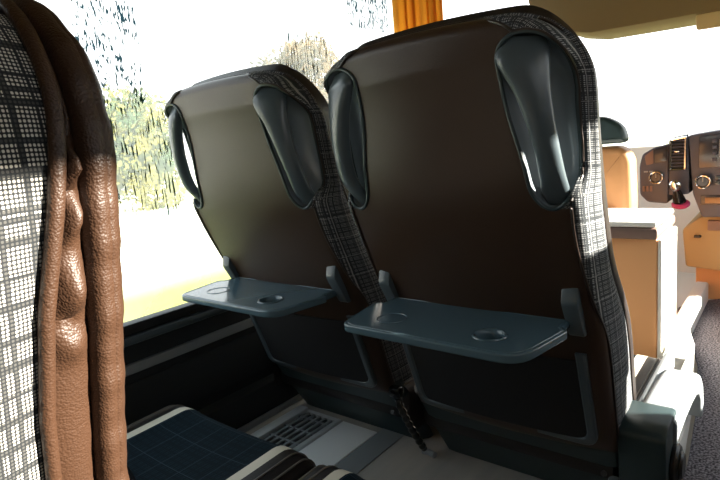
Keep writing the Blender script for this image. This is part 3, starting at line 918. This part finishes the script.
# ------------------------------------------------------------------ driver's cab
# overhead shelf above the windscreen
mb = MB()
ho = [(-1.12, EYE + 1.0), (-1.12, EYE + .66), (-1.10, EYE + .60), (-1.04, EYE + .545), (-.93, EYE + .475), (-.815, EYE + .448), (-.60, EYE + .444), (-.283, EYE + .441), (.60, EYE + .435), (.60, EYE + 1.0)]
mb.prism(ho, 'y', 2.90, 3.25, .012); struct(mb, 'trim_8', 'headliner')
v = empty('sun_visor', (-.3, 2.87, EYE + .41), 'tan sun visor hanging below the roof shelf, top right', 'visor')
mb = MB(); mb.prism(rounded([(-.375, EYE + .444), (-.372, EYE + .378), (-.05, EYE + .372), (-.05, EYE + .444)], .012, 4), 'y', 2.92, 2.94, .005); mb.build('flap', 'visor', v, (-.3, 2.87, EYE + .41))
mb = MB(); mb.tube([(-.37, 2.93, EYE + .436), (-.05, 2.93, EYE + .436)], .006, 8); mb.build('hinge_rod', 'rail', v, (-.3, 2.87, EYE + .41))
# windscreen
mb = MB()
a0, a1 = Vector((XL + .02, 3.62, EYE - .12)), Vector((XL + .02, 3.22, EYE + 1.0))
for k, off in enumerate((0, .005)):
    o = Vector((0, off, 0)); q = [a0 + o, Vector((XR - .02, a0.y, a0.z)) + o, Vector((XR - .02, a1.y, a1.z)) + o, a1 + o]
    mb.cap([mb.bm.verts.new(p) for p in q])
struct(mb, 'window_5', 'clear')
# front bulkhead under the windscreen
mb = MB(); mb.box(XL, XR, 3.45, 3.62, -.12, EYE - .14); struct(mb, 'wall_front', 'pale_trim')

# dashboard
dl = (-.2, 3.0, 0)
dash = empty('dashboard', dl, 'grey dashboard with air vent, radio and round dials, far right', 'dashboard')
YD = 2.75
mb = MB()
lp = rounded([(-.565, EYE - .20), (-.552, EYE - .145), (-.505, EYE - .118), (-.447, EYE - .105), (-.447, EYE - .372), (-.53, EYE - .365), (-.562, EYE - .33)], .012, 3)
mb.prism(lp, 'y', YD, YD + .5, .006)
mb.build('instrument_panel', 'dash', dash, dl)
mb = MB(); mb.prism(rounded([(-.505, EYE - .128), (-.452, EYE - .112), (-.452, EYE - .182), (-.502, EYE - .188)], .006, 3), 'y', YD - .006, YD + .01, .002); mb.build('display', 'dash_dark', dash, dl)
mb = MB(); mb.prism(rounded([(-.543, EYE - .155), (-.508, EYE - .128), (-.506, EYE - .19), (-.535, EYE - .196)], .006, 3), 'y', YD - .004, YD + .01, .002); mb.build('switch_block', 'tan_trim', dash, dl)
def dial(x, z, r, parent):
    mb = MB(); mb.disc((x, YD - .012, EYE + z), (0, 1, 0), r * .85, .026, 28, .004); k = mb.build('dial', 'dash_dark', parent, dl)
    mb = MB(); mb.ring((x, YD - .022, EYE + z), (0, 1, 0), r, .0042); mb.build('dial_ring', 'chrome', k, dl)
    mb = MB(); mb.box(x - .002, x + .002, YD - .029, YD - .022, EYE + z, EYE + z + r * .7); mb.build('pointer', 'rail', k, dl)
    return k
dial(-.492, -.251, .026, dash)
for i, x in enumerate((-.545, -.53, -.515)):
    mb = MB(); mb.box(x - .005, x + .005, YD - .006, YD + .005, EYE - .315, EYE - .29, .002); mb.build('button', 'tan_trim', dash, dl)
for i in range(2):
    mb = MB(); mb.box(-.545 + i * .022, -.529 + i * .022, YD - .006, YD + .005, EYE - .228, EYE - .222, .001); mb.build('button', 'grey_light', dash, dl)
# centre vent column
mb = MB(); mb.prism(rounded([(-.447, EYE - .09), (-.43, EYE - .078), (-.372, EYE - .068), (-.366, EYE - .33), (-.445, EYE - .335)], .008, 3), 'y', YD + .004, YD + .4, .004); mb.build('vent_column', 'dash', dash, dl)
mb = MB()
fo = rounded([(-.441, EYE - .084), (-.376, EYE - .074), (-.377, EYE - .224), (-.443, EYE - .224)], .008, 3)
fi = rounded([(-.432, EYE - .092), (-.384, EYE - .084), (-.385, EYE - .216), (-.434, EYE - .216)], .005, 3)
rows = [[Vector((x, YD - .004, z)) for x, z in fo], [Vector((x, YD - .016, z)) for x, z in [(lerp(a[0], b_[0], .3), lerp(a[1], b_[1], .3)) for a, b_ in zip(fo, fi)]], [Vector((x, YD - .014, z)) for x, z in fi], [Vector((x, YD + .02, z)) for x, z in fi]]
mb.grid(rows, closed=True); vt = mb.build('air_vent', 'chrome', dash, dl)
mb = MB(); mb.box(-.434, -.384, YD + .0, YD + .004, EYE - .217, EYE - .084); mb.build('vent_back', 'black_seal', vt, dl)
for i in range(9):
    z = EYE - .096 - i * .0138
    mb = MB(); mb.box(-.434, -.384, YD - .012, YD + .006, z - .002, z + .002, rot=Matrix.Rotation(R(-20), 3, 'X')); mb.build('vent_slat', 'dash', vt, dl)
mb = MB(); mb.box(-.421, -.401, YD - .022, YD - .010, EYE - .143, EYE - .136, .002); mb.build('vent_tab', 'chrome', vt, dl)
# centre stack with radio, dial and slot
mb = MB(); mb.prism(rounded([(-.372, EYE - .075), (-.33, EYE - .070), (.0, EYE - .035), (.02, EYE - .43), (-.316, EYE - .432), (-.352, EYE - .33)], .012, 3), 'y', YD, YD + .45, .006); mb.build('centre_stack', 'dash', dash, dl)
mb = MB(); mb.prism(rounded([(-.331, EYE - .084), (-.05, EYE - .055), (-.05, EYE - .212), (-.331, EYE - .216)], .005, 3), 'y', YD - .008, YD + .02, .002); rad_ = mb.build('radio', 'dash_dark', dash, dl)
for i in range(4):
    mb = MB(); mb.box(-.283, -.266, YD - .014, YD - .004, EYE - .112 - i * .026, EYE - .098 - i * .026, .002); mb.build('button', 'dash', rad_, dl)
mb = MB(); mb.box(-.258, -.254, YD - .012, YD - .004, EYE - .175, EYE - .10); mb.build('radio_trim', 'rail', rad_, dl)
dial(-.313, -.275, .027, dash)
for i in range(2):
    for j in range(3):
        mb = MB(); mb.box(-.270 + j * .024, -.252 + j * .024, YD - .008, YD + .004, EYE - .268 - i * .022, EYE - .252 - i * .022, .002); mb.build('button', 'grey', dash, dl)
mb = MB(); mb.box(-.322, -.05, YD - .005, YD + .01, EYE - .378, EYE - .335, .004); sl = mb.build('slot', 'dash_dark', dash, dl)
mb = MB(); mb.box(-.305, -.06, YD - .010, YD - .002, EYE - .370, EYE - .345, .003); mb.build('wooden_insert', 'wood_slot', sl, dl)
# gear lever on the dash
gl = (-.405, 2.72, EYE - .37)
gs = empty('gear_lever', gl, 'gear lever with silver knob below the dashboard vent', 'gear lever')
mb = MB(); mb.tube([(-.400, 2.74, EYE - .365), (-.403, 2.71, EYE - .33), (-.406, 2.69, EYE - .30)], [(.028, .028), (.02, .02), (.012, .012)], 14); mb.build('boot', 'gloss_black', gs, gl)
mb = MB(); mb.tube([(-.406, 2.692, EYE - .305), (-.407, 2.685, EYE - .296), (-.408, 2.678, EYE - .285), (-.409, 2.672, EYE - .272), (-.409, 2.669, EYE - .262), (-.409, 2.668, EYE - .257)], [(.010, .010), (.019, .019), (.024, .022), (.023, .021), (.016, .015), (.004, .004)], 16); mb.build('knob', 'chrome', gs, gl)
mb = MB(); mb.disc((-.395, 2.735, EYE - .372), (0, -.4, 1), .036, .02, 24, .006); mb.build('boot_collar', 'red', gs, gl)

# driver seat
dsl = (-.72, 2.35, 0)
ds = empty('driver_seat', dsl, "tan driver's seat with dark headrest ahead of the aisle seat", 'seat')
mb = MB(); mb.prism(rounded([(-.93, EYE - .62), (-.945, EYE - .14), (-.90, EYE - .085), (-.54, EYE - .085), (-.503, EYE - .13), (-.497, EYE - .32), (-.51, EYE - .62)], .03, 5), 'y', 2.30, 2.42, .025, seg=4); mb.build('backrest', 'tan_seat', ds, dsl)
mb = MB(); mb.prism(rounded([(-.86, EYE - .075), (-.85, EYE + .035), (-.60, EYE + .035), (-.535, EYE - .005), (-.515, EYE - .075)], .03, 5), 'y', 2.30, 2.38, .02, seg=4); hr_ = mb.build('headrest', 'skirt', ds, dsl)
for x in (-.78, -.62):
    mb = MB(); mb.tube([(x, 2.34, EYE - .1), (x, 2.34, EYE - .06)], .007, 8); mb.build('headrest_post', 'chrome', hr_, dsl)
mb = MB(); mb.box(-.95, -.50, 2.36, 2.85, EYE - .62, EYE - .48, .04, 3); mb.build('seat_cushion', 'tan_seat', ds, dsl)
mb = MB(); mb.box(-.9, -.55, 2.4, 2.8, 0, EYE - .6, .02); mb.build('seat_base', 'black_plastic', ds, dsl)

# low partition behind the driver
pl_ = (-.6, 2.02, 0)
pt = empty('cab_partition', pl_, "low tan partition with pale top behind the driver's seat", 'partition')
mb = MB(); mb.box(-1.25, -.352, 1.98, 2.27, 0, EYE - .345, .012); mb.build('body', 'tan', pt, pl_)
mb = MB(); mb.box(-1.25, -.345, 1.95, 2.28, EYE - .385, EYE - .345, .012); mb.build('top_rail', 'tan_trim', pt, pl_)
mb = MB(); mb.box(-1.24, -.35, 1.955, 2.28, EYE - .345, EYE - .325, .008); mb.build('pale_top', 'pale_trim', pt, pl_)
mb = MB(); mb.box(-.352, -.338, 1.985, 2.27, 0.01, EYE - .39, .005); mb.build('white_side', 'pale_trim', pt, pl_)
mb = MB(); mb.box(-.352, -.30, 2.02, 2.9, 0, .10, .01); mb.build('step_edge', 'pale_trim', pt, pl_)
# box under the dash beside the gear lever
cl_ = (-.25, 2.9, 0)
cb = empty('cab_console', cl_, 'yellowish lit console box below the dashboard radio, far right', 'console')
mb = MB(); mb.prism(rounded([(-.40, EYE - .50), (-.385, EYE - .675), (.05, EYE - .71), (.05, EYE - .44), (-.33, EYE - .44)], .015, 3), 'y', 2.82, 3.4, .01); mb.build('body', 'visor', cb, cl_)
mb = MB(); mb.box(-.352, -.325, 2.80, 2.83, EYE - .535, EYE - .525, .003); mb.build('latch', 'black_plastic', cb, cl_)
mb = MB(); mb.box(-.30, .05, 2.80, 2.83, EYE - .50, EYE - .455, .004); mb.build('drawer', 'tan_trim', cb, cl_)
mb = MB(); mb.box(-.36, .04, 2.95, 3.38, 0.0, EYE - .66, .01); mb.build('console_base', 'tan', cb, cl_)

# ------------------------------------------------------------------ outside
GZ = EYE - 1.35
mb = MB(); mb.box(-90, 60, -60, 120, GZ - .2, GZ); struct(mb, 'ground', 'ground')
def tree(loc, h, rad, leafm, label, n=2600, leaf=.16, trunk_h=.3, seed=1):
    rnd = random.Random(seed)
    t = empty('roadside_tree', loc, label, 'tree')
    mb = MB(); lx, ly, lz = loc
    blobs = []
    for _ in range(16):
        a = rnd.uniform(0, 6.28); r = rad * math.sqrt(rnd.random()) * .75
        blobs.append((lx + r * math.cos(a), ly + r * math.sin(a), lz + h * rnd.uniform(trunk_h, .85), rad * rnd.uniform(.35, .55)))
    for _ in range(n):
        bx, by, bz, br = rnd.choice(blobs)
        d = Vector((rnd.gauss(0, 1), rnd.gauss(0, 1), rnd.gauss(0, 1))).normalized() * br * rnd.uniform(.5, 1.05)
        c = Vector((bx, by, max(lz + .05, bz + d.z))); c.x += d.x; c.y += d.y
        s = leaf * rnd.uniform(.6, 1.3)
        a = Vector((rnd.gauss(0, 1), rnd.gauss(0, 1), rnd.gauss(0, 1))).normalized(); b_ = a.orthogonal().normalized()
        q = [c - a * s, c + b_ * s * .45, c + a * s, c - b_ * s * .45]
        mb.cap([mb.bm.verts.new(p) for p in q])
    mb.build('foliage', leafm, t, loc, recalc=False)
    mb = MB(); mb.tube([(lx, ly, lz), (lx + .1, ly, lz + h * .3), (lx - .05, ly + .1, lz + h * .6), (lx, ly, lz + h * .8)], [(.05 * rad,) * 2, (.04 * rad,) * 2, (.03 * rad,) * 2, (.01 * rad,) * 2], 8)
    for k in range(5):
        a = k * 1.3; mb.tube([(lx, ly, lz + h * (.3 + .08 * k)), (lx + rad * .5 * math.cos(a), ly + rad * .5 * math.sin(a), lz + h * (.5 + .08 * k))], [(.02 * rad,) * 2, (.006 * rad,) * 2], 6)
    mb.build('trunk', 'trunk', t, loc)
    return t
tree((-17, 9.6, GZ), 3.85, 2.3, 'leaf_green', 'green and yellow bush seen through the wet side window', 14000, .10, .12, 2)
tree((-17.5, 18.4, GZ), 6.6, 2.0, 'leaf_brown', 'brown tree seen above the window seat through the wet glass', 8000, .12, .3, 5)

# ------------------------------------------------------------------ light and camera
w = bpy.data.worlds.new('overcast_sky'); SC.world = w; w.use_nodes = True
nt = w.node_tree; bg = nt.nodes['Background']
tc = N(nt, 'ShaderNodeTexCoord'); sp = N(nt, 'ShaderNodeSeparateXYZ'); nt.links.new(tc.outputs['Generated'], sp.inputs[0])
t_ = math_node(nt, 'MULTIPLY_ADD', sp.outputs[2], 1.0, .0, cl=True)
nt.links.new(mixcol(nt, t_, (1.0, 1.0, .98), (.62, .82, 1.0)), bg.inputs[0])
bg.inputs[1].default_value = 2.6
sun = bpy.data.lights.new('sun', 'SUN'); sun.energy = 40; sun.angle = R(.8); sun.color = (1, .93, .8)
so_ = bpy.data.objects.new('sun', sun); COL.objects.link(so_)
sdir = Vector((1.0, .5, .44)).normalized()
so_.rotation_euler = sdir.to_track_quat('Z', 'Y').to_euler(); so_.location = (6, 1, 5)

cam = bpy.data.cameras.new('camera'); co = bpy.data.objects.new('camera', cam); COL.objects.link(co)
cam.sensor_width = 36; cam.lens = 36 * 540.84 / 720; cam.clip_start = .01; cam.clip_end = 300
# world axes seen by the camera (from the photo's vanishing points: yaw left, pitch down, slight roll)
def ray(u, v_): return Vector(((u - 360) / 540.84, -(v_ - 240) / 540.84, -1.0))
dx = -ray(-315, 206).normalized(); dy = ray(800, 108).normalized()
dy = (dy - dx * dx.dot(dy)).normalized(); dz = dx.cross(dy)
co.matrix_world = Matrix.Translation((0, 0, EYE)) @ Matrix((dx, dy, dz)).to_4x4()
SC.camera = co
SC.view_settings.view_transform = 'Standard'; SC.view_settings.look = 'None'; SC.view_settings.gamma = 1
SC.view_settings.use_curve_mapping = False; SC.view_settings.exposure = 0.0
